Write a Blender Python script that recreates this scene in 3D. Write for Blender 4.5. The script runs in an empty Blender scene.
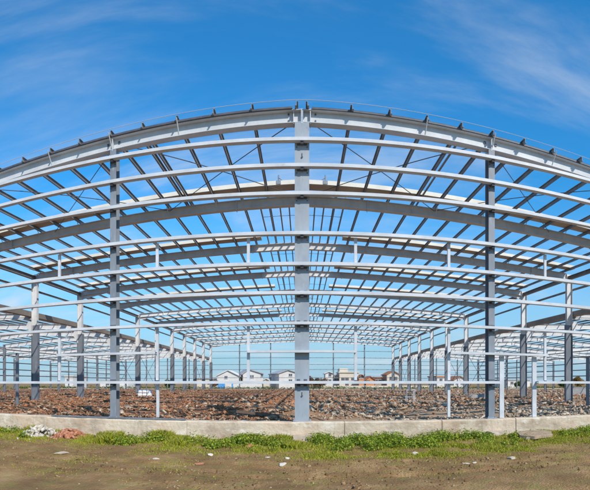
import bpy, bmesh, math, random
import numpy as np
from mathutils import Vector, Matrix, noise

random.seed(7); rng = np.random.default_rng(11)
S = bpy.context.scene; COL = S.collection
EYE = 1.18                                   # eye height above the floor of the hall (z = 0)
PXR, CX, HY = 487.0, 302.0, 383.0            # photograph: pixels per radian, centre column, horizon row
G0 = -0.62                                   # level of the dirt outside
YF = 15.1                                    # front of the end wall columns
W, BAY, NF = 18.0, 7.29, 12                  # half span, bay, number of portal frames
YS = [YF + 0.15 + (BAY * k if k else 0) - (0.30 if k else 0) for k in range(NF)]
YE = YS[-1]
RIDGE, SLOPE = 8.50 + EYE, 0.043

# ---------------------------------------------------------------- materials
def nodes(m):
    m.use_nodes = True
    return m.node_tree.nodes, m.node_tree.links

def mat(name, c1, c2=None, scale=3.0, rough=0.6, metal=0.0, bump=0.0, bscale=None, island=None, c3=None, detail=6.0, spec=0.4, stretch=None, thr=(0.35, 0.65)):
    m = bpy.data.materials.new(name); N, L = nodes(m)
    b = N['Principled BSDF']; b.inputs['Roughness'].default_value = rough; b.inputs['Metallic'].default_value = metal
    b.inputs['Specular IOR Level'].default_value = spec
    if c2 is None: c2 = tuple(v * 0.8 for v in c1)
    geo = N.new('ShaderNodeNewGeometry'); mp = N.new('ShaderNodeMapping')
    L.new(geo.outputs['Position'], mp.inputs['Vector'])
    if stretch: mp.inputs['Scale'].default_value = stretch
    n = N.new('ShaderNodeTexNoise'); n.inputs['Scale'].default_value = scale; n.inputs['Detail'].default_value = detail
    n.inputs['Roughness'].default_value = 0.65
    L.new(mp.outputs['Vector'], n.inputs['Vector'])
    r = N.new('ShaderNodeValToRGB'); L.new(n.outputs['Fac'], r.inputs['Fac'])
    e = r.color_ramp.elements
    e[0].position, e[1].position = thr
    e[0].color = (*c1, 1); e[1].color = (*c2, 1)
    if c3:
        x = r.color_ramp.elements.new((thr[0] + thr[1]) / 2); x.color = (*c3, 1)
    out = r.outputs['Color']
    if island:
        ir = N.new('ShaderNodeValToRGB'); ir.color_ramp.interpolation = 'CONSTANT' if len(island) > 3 else 'LINEAR'
        L.new(geo.outputs['Random Per Island'], ir.inputs['Fac'])
        el = ir.color_ramp.elements
        while len(el) < len(island): el.new(0.5)
        for i, c in enumerate(island):
            el[i].position = i / (len(island) - (0 if len(island) > 3 else 1)); el[i].color = (*c, 1)
        mx = N.new('ShaderNodeMix'); mx.data_type = 'RGBA'; mx.inputs['Factor'].default_value = 0.72
        L.new(out, mx.inputs['A']); L.new(ir.outputs['Color'], mx.inputs['B']); out = mx.outputs['Result']
    L.new(out, b.inputs['Base Color'])
    if bump:
        n2 = N.new('ShaderNodeTexNoise'); n2.inputs['Scale'].default_value = bscale or scale * 4; n2.inputs['Detail'].default_value = 8
        L.new(geo.outputs['Position'], n2.inputs['Vector'])
        bp = N.new('ShaderNodeBump'); bp.inputs['Strength'].default_value = bump; bp.inputs['Distance'].default_value = 0.05
        L.new(n2.outputs['Fac'], bp.inputs['Height']); L.new(bp.outputs['Normal'], b.inputs['Normal'])
    return m

M = {}
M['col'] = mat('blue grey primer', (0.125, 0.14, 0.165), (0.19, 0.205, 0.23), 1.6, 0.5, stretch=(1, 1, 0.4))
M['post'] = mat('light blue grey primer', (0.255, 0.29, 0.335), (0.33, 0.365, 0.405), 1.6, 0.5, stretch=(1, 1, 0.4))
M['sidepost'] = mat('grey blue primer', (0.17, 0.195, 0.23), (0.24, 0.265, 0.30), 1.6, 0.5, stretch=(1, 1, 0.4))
M['raft'] = mat('pale grey primer', (0.44, 0.46, 0.485), (0.55, 0.57, 0.59), 1.2, 0.5)
M['raft_in'] = mat('grey primer inside', (0.54, 0.54, 0.54), (0.66, 0.655, 0.645), 1.2, 0.5)
M['purl'] = mat('purlin primer', (0.17, 0.17, 0.175), (0.26, 0.255, 0.25), 1.5, 0.55)
M['girt'] = mat('galvanised girt', (0.47, 0.495, 0.53), (0.60, 0.62, 0.65), 2.0, 0.42, stretch=(0.5, 1, 1))
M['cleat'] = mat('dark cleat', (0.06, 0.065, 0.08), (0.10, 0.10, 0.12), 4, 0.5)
M['rod'] = mat('brace rod', (0.06, 0.06, 0.07), (0.1, 0.1, 0.1), 4, 0.5)
M['wire'] = mat('pale wire', (0.55, 0.56, 0.58), (0.62, 0.62, 0.62), 4, 0.5)
M['strip'] = mat('cream roofing', (0.42, 0.34, 0.26), (0.52, 0.43, 0.33), 0.8, 0.5)  # tan body: the shaded underside of the strips put into the colour
M['lit_face'] = mat('cream trim', (0.62, 0.57, 0.49), (0.74, 0.69, 0.60), 0.8, 0.5)  # whiter than the body: sun on the strip fronts put into the colour
M['gutter'] = mat('brown gutter', (0.20, 0.17, 0.15), (0.28, 0.24, 0.21), 1.0, 0.5)
M['conc'] = mat('plinth concrete', (0.33, 0.25, 0.175), (0.62, 0.52, 0.40), 0.9, 0.9, bump=0.5, bscale=9, c3=(0.52, 0.425, 0.32), stretch=(1, 1, 1.8), thr=(0.3, 0.68))
M['conc2'] = mat('pale concrete', (0.38, 0.30, 0.22), (0.56, 0.47, 0.37), 4, 0.9, bump=0.4, bscale=14)
M['white'] = mat('white render', (0.58, 0.55, 0.52), (0.68, 0.65, 0.62), 0.4, 0.85)
M['cream'] = mat('cream render', (0.56, 0.48, 0.38), (0.64, 0.56, 0.46), 0.4, 0.85)
M['brown'] = mat('brown block', (0.30, 0.23, 0.18), (0.40, 0.31, 0.25), 0.5, 0.85)
M['orange'] = mat('orange render', (0.52, 0.22, 0.10), (0.60, 0.28, 0.14), 0.5, 0.85)
M['rooft'] = mat('tile roof', (0.32, 0.12, 0.06), (0.42, 0.17, 0.08), 1.5, 0.8)
M['roofg'] = mat('grey roof', (0.34, 0.33, 0.34), (0.42, 0.41, 0.42), 1.0, 0.7)
M['glass'] = mat('window dark', (0.05, 0.06, 0.08), (0.08, 0.09, 0.11), 1, 0.2)
M['blue'] = mat('blue sheet', (0.06, 0.26, 0.62), (0.12, 0.36, 0.70), 1, 0.6)
M['tarp'] = mat('white tarp', (0.7, 0.7, 0.7), (0.8, 0.8, 0.8), 2, 0.6, bump=0.4)
M['slab'] = mat('slab', (0.25, 0.17, 0.10), (0.44, 0.33, 0.22), 5, 0.95, bump=0.5, bscale=20)
M['timber'] = mat('old timber', (0.10, 0.07, 0.05), (0.2, 0.14, 0.1), 6, 0.9, stretch=(1, 8, 8))
M['stone'] = mat('pale stone', (0.36, 0.29, 0.21), (0.52, 0.43, 0.33), 5, 0.95, bump=0.4)
M['stonew'] = mat('white stone', (0.40, 0.33, 0.25), (0.58, 0.51, 0.42), 6, 0.95, bump=0.3, island=[(0.42, 0.35, 0.26), (0.56, 0.50, 0.42), (0.66, 0.62, 0.55)])
M['brickp'] = mat('broken brick', (0.34, 0.12, 0.06), (0.48, 0.2, 0.11), 6, 0.95, bump=0.4, island=[(0.28, 0.10, 0.05), (0.42, 0.17, 0.09), (0.5, 0.26, 0.17)])
M['brick'] = mat('brick rubble', (0.22, 0.105, 0.055), (0.36, 0.19, 0.105), 5, 0.95, bump=0.4,
                 island=[(0.38, 0.155, 0.07), (0.25, 0.11, 0.055), (0.46, 0.20, 0.09), (0.38, 0.25, 0.15), (0.29, 0.14, 0.07), (0.50, 0.36, 0.24), (0.40, 0.16, 0.065), (0.19, 0.10, 0.055)])
M['crub'] = mat('concrete rubble', (0.36, 0.28, 0.20), (0.56, 0.47, 0.36), 5, 0.95, bump=0.4,
                island=[(0.44, 0.35, 0.255), (0.30, 0.21, 0.14), (0.56, 0.475, 0.37), (0.32, 0.20, 0.12), (0.34, 0.26, 0.175), (0.52, 0.44, 0.34), (0.22, 0.145, 0.085), (0.40, 0.30, 0.20)])
M['earth'] = mat('rubble earth', (0.15, 0.07, 0.034), (0.36, 0.185, 0.095), 2.2, 1.0, bump=1.0, bscale=9, detail=12)
M['bark'] = mat('bark', (0.10, 0.07, 0.05), (0.16, 0.12, 0.09), 5, 0.95)

def leafmat(name, cols):
    m = bpy.data.materials.new(name); N, L = nodes(m); b = N['Principled BSDF']
    geo = N.new('ShaderNodeNewGeometry'); r = N.new('ShaderNodeValToRGB')
    L.new(geo.outputs['Random Per Island'], r.inputs['Fac']); el = r.color_ramp.elements
    while len(el) < len(cols): el.new(0.5)
    for i, c in enumerate(cols): el[i].position = i / (len(cols) - 1); el[i].color = (*c, 1)
    L.new(r.outputs['Color'], b.inputs['Base Color']); b.inputs['Roughness'].default_value = 0.6
    b.inputs['Specular IOR Level'].default_value = 0.25
    tr = N.new('ShaderNodeBsdfTranslucent'); L.new(r.outputs['Color'], tr.inputs['Color'])
    mx = N.new('ShaderNodeMixShader'); mx.inputs[0].default_value = 0.3
    L.new(b.outputs[0], mx.inputs[1]); L.new(tr.outputs[0], mx.inputs[2])
    L.new(mx.outputs[0], N['Material Output'].inputs['Surface'])
    return m
M['grass'] = leafmat('grass blades', [(0.16, 0.17, 0.02), (0.30, 0.34, 0.022), (0.44, 0.47, 0.03), (0.38, 0.36, 0.05), (0.42, 0.31, 0.12)])
M['weed'] = leafmat('weed leaves', [(0.07, 0.13, 0.015), (0.16, 0.25, 0.022), (0.30, 0.37, 0.03), (0.42, 0.45, 0.05)])
M['bush'] = leafmat('bush leaves', [(0.05, 0.10, 0.02), (0.10, 0.16, 0.03), (0.16, 0.2, 0.05)])
M['autumn'] = leafmat('autumn leaves', [(0.10, 0.12, 0.02), (0.25, 0.16, 0.03), (0.35, 0.13, 0.03), (0.16, 0.17, 0.04)])
M['russet'] = leafmat('russet twigs', [(0.16, 0.08, 0.05), (0.22, 0.13, 0.08), (0.14, 0.12, 0.05)])

# ---------------------------------------------------------------- mesh helper
class MB:
    def __init__(s): s.v, s.f = [], []
    def add(s, vs, fs):
        b = len(s.v); s.v += [tuple(v) for v in vs]; s.f += [tuple(b + i for i in f) for f in fs]
    def box(s, x0, x1, y0, y1, z0, z1):
        s.add([(x0,y0,z0),(x1,y0,z0),(x1,y1,z0),(x0,y1,z0),(x0,y0,z1),(x1,y0,z1),(x1,y1,z1),(x0,y1,z1)],
              [(0,3,2,1),(4,5,6,7),(0,1,5,4),(1,2,6,5),(2,3,7,6),(3,0,4,7)])
    def sweep(s, p0, p1, prof, up=(0,0,1), prof1=None):
        """extrude a closed 2-D outline (side, up) from p0 to p1"""
        p0, p1, up = Vector(p0), Vector(p1), Vector(up); d = (p1 - p0).normalized()
        a = d.cross(up).normalized(); u = a.cross(d).normalized(); n = len(prof); prof1 = prof1 or prof
        vs = [p0 + a*x + u*y for x, y in prof] + [p1 + a*x + u*y for x, y in prof1]
        s.add(vs, [(i, (i+1) % n, n + (i+1) % n, n + i) for i in range(n)] + [tuple(range(n-1, -1, -1)), tuple(range(n, 2*n))])
    def rod(s, p0, p1, r, n=6):
        p0 = Vector(p0); up = (0,0,1) if abs((Vector(p1)-p0).normalized().z) < 0.95 else (0,1,0)
        s.sweep(p0, p1, [(r*math.cos(2*math.pi*i/n), r*math.sin(2*math.pi*i/n)) for i in range(n)], up)

def I(w, h, t=0.016, tw=0.012):
    """I outline centred on its middle"""
    a, b = w/2, h/2; c = tw/2
    return [(-a,-b),(a,-b),(a,-b+t),(c,-b+t),(c,b-t),(a,b-t),(a,b),(-a,b),(-a,b-t),(-c,b-t),(-c,-b+t),(-a,-b+t)]
def Cs(w, h, t=0.012, lip=0.03):
    return [(0,0),(w,0),(w,lip),(w-t,lip),(w-t,t),(t,t),(t,h-t),(w-t,h-t),(w-t,h-lip),(w,h-lip),(w,h),(0,h)]
def Zs(w, h, t=0.012):
    return [(-w,0),(t/2,0),(t/2,h-t),(w,h-t),(w,h),(-t/2,h),(-t/2,t),(-w,t)]

def world(o):
    p = Vector(o.location)
    while o.parent: o = o.parent; p += Vector(o.location)
    return p

def link(name, me, loc, parent=None):
    o = bpy.data.objects.new(name, me); COL.objects.link(o)
    loc = Vector(loc)
    if parent: o.parent = parent; loc = loc - world(parent)
    o.location = loc
    return o

def obj(name, mb, m, parent=None, origin=None, smooth=False):
    if origin is None:
        a = np.array(mb.v); origin = ((a[:,0].min()+a[:,0].max())/2, (a[:,1].min()+a[:,1].max())/2, a[:,2].min())
    ox, oy, oz = origin
    me = bpy.data.meshes.new(name)
    me.from_pydata([(x-ox, y-oy, z-oz) for x, y, z in mb.v], [], mb.f); me.materials.append(m); me.update()
    if smooth:
        for p in me.polygons: p.use_smooth = True
    return link(name, me, origin, parent)

def mesh_np(name, V, F, m):
    """V n x 3, F k x c : one mesh from arrays"""
    me = bpy.data.meshes.new(name); k, c = F.shape
    me.vertices.add(len(V)); me.vertices.foreach_set('co', V.astype(np.float32).ravel())
    me.loops.add(k*c); me.loops.foreach_set('vertex_index', F.astype(np.int32).ravel())
    me.polygons.add(k); me.polygons.foreach_set('loop_start', np.arange(0, k*c, c, dtype=np.int32))
    me.polygons.foreach_set('loop_total', np.full(k, c, dtype=np.int32))
    me.update(calc_edges=True); me.validate(); me.materials.append(m)
    return me

def tag(o, label=None, cat=None, group=None, kind=None):
    if label: o['label'] = label
    if cat: o['category'] = cat
    if group: o['group'] = group
    if kind: o['kind'] = kind
    return o

def thing(name, label, cat, loc, group=None, rz=0.0):
    o = bpy.data.objects.new(name, None); COL.objects.link(o); o.location = loc; o.rotation_euler.z = rz
    o.empty_display_size = 0.5
    return tag(o, label, cat, group)

def again(o, name, loc, parent=None):
    """a copy of an object at another place, sharing its mesh, with its children"""
    c = o.copy(); c.name = name; COL.objects.link(c); loc = Vector(loc)
    c.parent = parent
    c.location = loc - (world(parent) if parent else Vector())
    for ch in list(o.children):
        d = ch.copy(); COL.objects.link(d); d.parent = c; d.location = ch.location
    return c

def X_at(px, Y): return Y * math.tan((px - CX) / PXR)
def Z_at(px, py, Y): return EYE + (HY - py) / PXR * math.hypot(X_at(px, Y), Y)
def roofz(x): return RIDGE - SLOPE * abs(x)

# ---------------------------------------------------------------- camera: a cylindrical panorama, as the photograph was stitched
cam = bpy.data.cameras.new('camera'); co = bpy.data.objects.new('camera', cam); COL.objects.link(co)
co.location = (0, 0, EYE); co.rotation_euler = (math.pi/2, 0, 0); S.camera = co
cam.type = 'PANO'; cam.panorama_type = 'CENTRAL_CYLINDRICAL'
cam.central_cylindrical_range_u_min = -CX / PXR; cam.central_cylindrical_range_u_max = (590 - CX) / PXR
cam.central_cylindrical_range_v_min = -(490 - HY) / PXR; cam.central_cylindrical_range_v_max = HY / PXR
cam.central_cylindrical_radius = 1.0
cam.clip_start = 0.05; cam.clip_end = 9000

# ---------------------------------------------------------------- light
SUN_AZ, SUN_EL = math.radians(146), math.radians(40)       # azimuth from +Y towards +X: behind the camera, to the right
sd = Vector((math.sin(SUN_AZ)*math.cos(SUN_EL), math.cos(SUN_AZ)*math.cos(SUN_EL), math.sin(SUN_EL)))
sl = bpy.data.lights.new('sun', 'SUN'); sl.energy = 4.7; sl.angle = math.radians(0.5); sl.color = (1.0, 0.925, 0.82)
so = bpy.data.objects.new('sun', sl); COL.objects.link(so); so.rotation_euler = sd.to_track_quat('Z', 'Y').to_euler(); so.location = sd * 60

wd = bpy.data.worlds.new('World'); S.world = wd; wd.use_nodes = True
N, L = wd.node_tree.nodes, wd.node_tree.links
bg = N['Background']; bg.inputs['Strength'].default_value = 0.132
sk = N.new('ShaderNodeTexSky'); sk.sky_type = 'NISHITA'; sk.sun_disc = False
sk.sun_elevation = SUN_EL; sk.sun_rotation = SUN_AZ; sk.altitude = 0; sk.air_density = 1.0; sk.dust_density = 0.3; sk.ozone_density = 2.0
hs = N.new('ShaderNodeHueSaturation'); hs.inputs['Saturation'].default_value = 1.15; hs.inputs['Hue'].default_value = 0.5; hs.inputs['Value'].default_value = 1.4
L.new(sk.outputs[0], hs.inputs['Color'])
tn = N.new('ShaderNodeMix'); tn.data_type = 'RGBA'; tn.blend_type = 'MULTIPLY'; tn.inputs['Factor'].default_value = 1.0      # a polarised, deeper blue
L.new(hs.outputs[0], tn.inputs['A']); tn.inputs['B'].default_value = (0.25, 0.95, 1.18, 1)
tc = N.new('ShaderNodeTexCoord'); sp = N.new('ShaderNodeSeparateXYZ'); L.new(tc.outputs['Generated'], sp.inputs[0])
def math_node(op, a, b=None):
    n = N.new('ShaderNodeMath'); n.operation = op
    for i, v in enumerate((a, b)):
        if v is None: continue
        if isinstance(v, (int, float)): n.inputs[i].default_value = v
        else: L.new(v, n.inputs[i])
    return n.outputs[0]
den = math_node('ADD', math_node('MAXIMUM', sp.outputs['Z'], 0.0), 0.16)
cb = N.new('ShaderNodeCombineXYZ')
L.new(math_node('DIVIDE', sp.outputs['X'], den), cb.inputs[0]); L.new(math_node('DIVIDE', sp.outputs['Y'], den), cb.inputs[1])
def cloud(scale, lo, hi, rot, stretch, off):
    mp = N.new('ShaderNodeMapping'); L.new(cb.outputs[0], mp.inputs['Vector'])
    mp.inputs['Scale'].default_value = stretch; mp.inputs['Rotation'].default_value = (0, 0, rot); mp.inputs['Location'].default_value = off
    n = N.new('ShaderNodeTexNoise'); L.new(mp.outputs[0], n.inputs['Vector'])
    n.inputs['Scale'].default_value = scale; n.inputs['Detail'].default_value = 9; n.inputs['Roughness'].default_value = 0.58; n.inputs['Distortion'].default_value = 0.5
    r = N.new('ShaderNodeMapRange'); L.new(n.outputs['Fac'], r.inputs['Value']); r.inputs['From Min'].default_value = lo; r.inputs['From Max'].default_value = hi
    r.interpolation_type = 'SMOOTHSTEP'
    return r.outputs[0]
c1 = cloud(1.1, 0.42, 0.74, 0.5, (0.6, 1.5, 1), (1.3, 0.4, 0))
c2 = cloud(0.8, 0.34, 0.62, -0.3, (1, 1.2, 1), (4.0, 2.0, 3))
cf = math_node('MULTIPLY', math_node('MULTIPLY', c1, c2), 0.9)
mx = N.new('ShaderNodeMix'); mx.data_type = 'RGBA'; L.new(cf, mx.inputs['Factor'])
hz = N.new('ShaderNodeMapRange'); hz.interpolation_type = 'SMOOTHSTEP'; L.new(sp.outputs['Z'], hz.inputs['Value'])
hz.inputs['From Min'].default_value = -0.02; hz.inputs['From Max'].default_value = 0.40; hz.inputs['To Min'].default_value = 0.95; hz.inputs['To Max'].default_value = 0.0
hm = N.new('ShaderNodeMix'); hm.data_type = 'RGBA'; L.new(hz.outputs[0], hm.inputs['Factor']); L.new(tn.outputs['Result'], hm.inputs['A']); hm.inputs['B'].default_value = (2.9, 4.1, 5.3, 1)
L.new(hm.outputs['Result'], mx.inputs['A'])
mx.inputs['B'].default_value = (5.3, 5.9, 6.5, 1)
L.new(mx.outputs['Result'], bg.inputs['Color'])
S.view_settings.view_transform = 'Standard'; S.view_settings.look = 'None'; S.view_settings.exposure = 0.0; S.view_settings.gamma = 1.0
S.view_settings.use_curve_mapping = False
S.cycles.max_bounces = 6; S.cycles.use_denoising = True

# ---------------------------------------------------------------- ground
def gh(x, y):
    """height of the dirt outside"""
    z = G0 + 0.05 * noise.noise((x*0.5, y*0.7, 0)) + 0.025 * noise.noise((x*1.9, y*2.3, 4)) + 0.012 * noise.noise((x*5, y*6, 9))
    for yr, w_, dp in ((9.35 + 0.12*math.sin(x*0.35), 0.16, 0.045), (10.75 + 0.15*math.sin(x*0.33+0.4), 0.17, 0.05), (10.05 + 0.2*math.sin(x*0.21+2), 0.14, 0.025)):
        q = (y - yr) / w_; z += dp * ((q*q - 1) * math.exp(-q*q*0.9)) * (0.7 + 0.6*noise.noise((x*0.6, yr, 3)))
    if y > 12.2: z += 0.10 * min(1, (y - 12.2) / 2.2) * (0.6 + noise.noise((x*0.45, 3.1, 0)))
    return z
def grid(name, xs, ys, hf, m):
    V = np.array([(x, y, hf(x, y)) for y in ys for x in xs]); nx, ny = len(xs), len(ys)
    F = np.array([(j*nx+i, j*nx+i+1, (j+1)*nx+i+1, (j+1)*nx+i) for j in range(ny-1) for i in range(nx-1)])
    o = link(name, mesh_np(name, V, F, m), (0, 0, 0))
    for p in o.data.polygons: p.use_smooth = True
    return o
# dirt: ochre brown, lighter dry patches, thin greenish film
dirt = mat('dirt', (0.15, 0.08, 0.028), (0.40, 0.245, 0.11), 1.3, 1.0, bump=1.0, bscale=22, c3=(0.25, 0.138, 0.052), stretch=(0.9, 0.8, 1), detail=10, thr=(0.3, 0.7))
N_, L_ = dirt.node_tree.nodes, dirt.node_tree.links
gn = N_.new('ShaderNodeTexNoise'); gn.inputs['Scale'].default_value = 1.7; gn.inputs['Detail'].default_value = 10; gn.inputs['Roughness'].default_value = 0.75
gg = N_.new('ShaderNodeNewGeometry'); L_.new(gg.outputs['Position'], gn.inputs['Vector'])
gr = N_.new('ShaderNodeMapRange'); L_.new(gn.outputs['Fac'], gr.inputs['Value']); gr.inputs['From Min'].default_value = 0.49; gr.inputs['From Max'].default_value = 0.64; gr.inputs['To Max'].default_value = 0.7
gm = N_.new('ShaderNodeMix'); gm.data_type = 'RGBA'; pb = N_['Principled BSDF']
L_.new(gr.outputs[0], gm.inputs['Factor']); L_.new(pb.inputs['Base Color'].links[0].from_socket, gm.inputs['A']); gm.inputs['B'].default_value = (0.20, 0.185, 0.04, 1)
L_.new(gm.outputs['Result'], pb.inputs['Base Color'])
xs = list(np.concatenate([[-3000, -900, -300, -120, -60, -34, -27, -22, -17], np.arange(-13, 13.01, 0.10), [17, 22, 27, 34, 60, 120, 300, 900, 3000]]))
ys = list(np.concatenate([[-2000, -400, -100, -30, -8, 0, 3], np.arange(5, 15.3, 0.07), [17, 25, 60, 97, 120, 160, 300, 900, 4000]]))
tag(grid('ground', xs, ys, lambda x, y: gh(x, y) if 4 < y < 16 and abs(x) < 20 else G0, dirt), kind='structure')

# weathering of the plinth: rain streaks and damp blotches
cm = M['conc']; N_, L_ = cm.node_tree.nodes, cm.node_tree.links; pb = N_['Principled BSDF']
for sc_, st, lo, hi, amt, colr in ((1.0, (2.6, 1, 0.5), 0.52, 0.72, 0.6, (0.20, 0.16, 0.125, 1)), (0.55, (1, 1, 1.2), 0.5, 0.7, 0.55, (0.62, 0.40, 0.25, 1)), (2.2, (1, 1, 1.6), 0.54, 0.66, 0.6, (0.74, 0.68, 0.58, 1)), (9.0, (1, 1, 1), 0.60, 0.70, 0.5, (0.22, 0.17, 0.12, 1))):
    g_ = N_.new('ShaderNodeNewGeometry'); mp_ = N_.new('ShaderNodeMapping'); mp_.inputs['Scale'].default_value = st; mp_.inputs['Location'].default_value = (sc_*3, 0, sc_)
    L_.new(g_.outputs['Position'], mp_.inputs['Vector']); nn_ = N_.new('ShaderNodeTexNoise'); nn_.inputs['Scale'].default_value = sc_; nn_.inputs['Detail'].default_value = 9; nn_.inputs['Roughness'].default_value = 0.7
    L_.new(mp_.outputs[0], nn_.inputs['Vector']); mr_ = N_.new('ShaderNodeMapRange'); L_.new(nn_.outputs['Fac'], mr_.inputs['Value'])
    mr_.inputs['From Min'].default_value = lo; mr_.inputs['From Max'].default_value = hi; mr_.inputs['To Max'].default_value = amt
    mm_ = N_.new('ShaderNodeMix'); mm_.data_type = 'RGBA'; L_.new(mr_.outputs[0], mm_.inputs['Factor']); L_.new(pb.inputs['Base Color'].links[0].from_socket, mm_.inputs['A']); mm_.inputs['B'].default_value = colr
    L_.new(mm_.outputs['Result'], pb.inputs['Base Color'])

def weather(m, layers):
    N_, L_ = m.node_tree.nodes, m.node_tree.links; pb = N_['Principled BSDF']
    for sc_, st, lo, hi, amt, colr in layers:
        g_ = N_.new('ShaderNodeNewGeometry'); mp_ = N_.new('ShaderNodeMapping'); mp_.inputs['Scale'].default_value = st; mp_.inputs['Location'].default_value = (sc_*3, 0, sc_)
        L_.new(g_.outputs['Position'], mp_.inputs['Vector']); nn_ = N_.new('ShaderNodeTexNoise'); nn_.inputs['Scale'].default_value = sc_; nn_.inputs['Detail'].default_value = 9; nn_.inputs['Roughness'].default_value = 0.7
        L_.new(mp_.outputs[0], nn_.inputs['Vector']); mr_ = N_.new('ShaderNodeMapRange'); L_.new(nn_.outputs['Fac'], mr_.inputs['Value'])
        mr_.inputs['From Min'].default_value = lo; mr_.inputs['From Max'].default_value = hi; mr_.inputs['To Max'].default_value = amt
        mm_ = N_.new('ShaderNodeMix'); mm_.data_type = 'RGBA'; L_.new(mr_.outputs[0], mm_.inputs['Factor']); L_.new(pb.inputs['Base Color'].links[0].from_socket, mm_.inputs['A']); mm_.inputs['B'].default_value = (*colr, 1)
        L_.new(mm_.outputs['Result'], pb.inputs['Base Color'])
for k_ in ('post', 'sidepost', 'col'): weather(M[k_], [(5, (2, 2, 0.35), 0.56, 0.72, 0.5, (0.42, 0.44, 0.46)), (7, (1.5, 1.5, 0.5), 0.62, 0.72, 0.55, (0.20, 0.13, 0.09)), (1.1, (1, 1, 1), 0.5, 0.7, 0.35, (0.12, 0.14, 0.17))])
for k_ in ('raft', 'raft_in'): weather(M[k_], [(3, (1, 1, 0.6), 0.55, 0.72, 0.45, (0.34, 0.35, 0.37)), (8, (0.8, 1, 1), 0.63, 0.72, 0.5, (0.28, 0.19, 0.13))])
weather(M['girt'], [(1.4, (1, 1, 1), 0.5, 0.7, 0.45, (0.36, 0.37, 0.39)), (6, (0.4, 1, 1), 0.62, 0.74, 0.5, (0.30, 0.24, 0.19))])

# raised earth inside the hall
def fh(x, y):
    z = -0.10 + 0.14 * noise.noise((x*0.16, y*0.12, 7)) + 0.14 * noise.noise((x*0.10, y*0.55, 17)) + 0.09 * noise.noise((x*0.45, y*0.38, 1)) + 0.05 * noise.noise((x*1.4, y*1.2, 5)) + 0.035 * noise.noise((x*3.4, y*3.1, 2))
    if -5 < x < 1.5 and 17 < y < 24:                                   # a low ridge of broken ground
        z += 0.22 * math.exp(-((y - 19.3 - (x + 2) * -0.9) ** 2) / 0.9) * min(1, (x + 5) / 1.2) * min(1, (1.5 - x))
    return min(z, 0.28) if y > 17.5 else min(z, -0.02)
fx = np.concatenate([np.arange(-54, -20, 1.0), np.arange(-20, 20, 0.2), np.arange(20, 54.1, 1.0)])
fy = np.concatenate([np.arange(15.3, 32, 0.16), np.arange(32, 95.6, 0.6)])
tag(grid('earth_floor', list(fx), list(fy), fh, M['earth']), kind='structure')

# the fill turns from red brown on the left to grey tan on the right
em = M['earth']; N_, L_ = em.node_tree.nodes, em.node_tree.links; pb = N_['Principled BSDF']
g_ = N_.new('ShaderNodeNewGeometry'); sx_ = N_.new('ShaderNodeSeparateXYZ'); L_.new(g_.outputs['Position'], sx_.inputs[0])
nn_ = N_.new('ShaderNodeTexNoise'); nn_.inputs['Scale'].default_value = 0.35; nn_.inputs['Detail'].default_value = 8; L_.new(g_.outputs['Position'], nn_.inputs['Vector'])
ad_ = N_.new('ShaderNodeMath'); ad_.operation = 'MULTIPLY_ADD'; L_.new(nn_.outputs['Fac'], ad_.inputs[0]); ad_.inputs[1].default_value = 9.0; L_.new(sx_.outputs['X'], ad_.inputs[2])
mr_ = N_.new('ShaderNodeMapRange'); L_.new(ad_.outputs[0], mr_.inputs['Value']); mr_.inputs['From Min'].default_value = 1.5; mr_.inputs['From Max'].default_value = 9.0; mr_.inputs['To Max'].default_value = 0.75
mm_ = N_.new('ShaderNodeMix'); mm_.data_type = 'RGBA'; L_.new(mr_.outputs[0], mm_.inputs['Factor']); L_.new(pb.inputs['Base Color'].links[0].from_socket, mm_.inputs['A']); mm_.inputs['B'].default_value = (0.34, 0.255, 0.17, 1)
L_.new(mm_.outputs['Result'], pb.inputs['Base Color'])

# ---------------------------------------------------------------- concrete plinth
t = thing('plinth_wall', 'low weathered concrete plinth wall along the open front of the steel hall', 'wall', (0, 15.1, G0))
m = MB()
n = 260
for i in range(n):                                                      # slightly uneven arris, one continuous wall
    pass
joints = (-8.6, -3.6, 1.3, 4.4, 7.0, 10.6)
px = np.array(sorted(list(np.linspace(-46, 46, 700)) + [j + d for j in joints for d in (-0.02, -0.012, 0.012, 0.02)]))
prof = []
for x in px:
    e = 0.012 * noise.noise((x*1.7, 0, 0)) + 0.01 * noise.noise((x*6, 2, 0)); e2 = 0.012 * noise.noise((x*2.1, 9, 0))
    e -= 0.05 * max(0, noise.noise((x*0.9, 5, 5)) - 0.35)
    step = 0.03 if x < -8.6 else 0.0
    if min(abs(x - j) for j in joints) < 0.015: e2 += 0.03; step -= 0.012
    prof.append([(x, 14.88 + e2, G0-0.3), (x, 14.90 + e2, -0.05 + step + e), (x, 14.93 + e2, -0.012 + step + e), (x, 15.36, -0.012 + step + e), (x, 15.36, G0-0.3)])
vs = [p for c in prof for p in c]; fs = []
for i in range(len(px)-1):
    for j in range(4): fs.append((i*5+j, (i+1)*5+j, (i+1)*5+j+1, i*5+j+1))
m.add(vs, fs); obj('wall', m, M['conc'], t)
for x in (-12.3, -6.17, 0, 6.2, 12.3):
    m = MB(); m.sweep((x, 14.62, G0-0.2), (x, 14.62, -0.40 + 0.04*noise.noise((x, 0, 0))), [(-0.34,-0.27),(0.33,-0.25),(0.30,0.26),(-0.31,0.26)], (0,1,0), [(-0.30,-0.20),(0.27,-0.22),(0.27,0.26),(-0.28,0.26)])
    obj('footing', m, M['conc2'], t)
t = thing('plinth_wall', 'far pale concrete plinth closing the back end of the halls', 'wall', (0, YE+0.3, G0))
m = MB(); m.box(-60, 60, YE+0.1, YE+0.4, G0-0.2, 0.05); obj('wall', m, M['conc2'], t)

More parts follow.
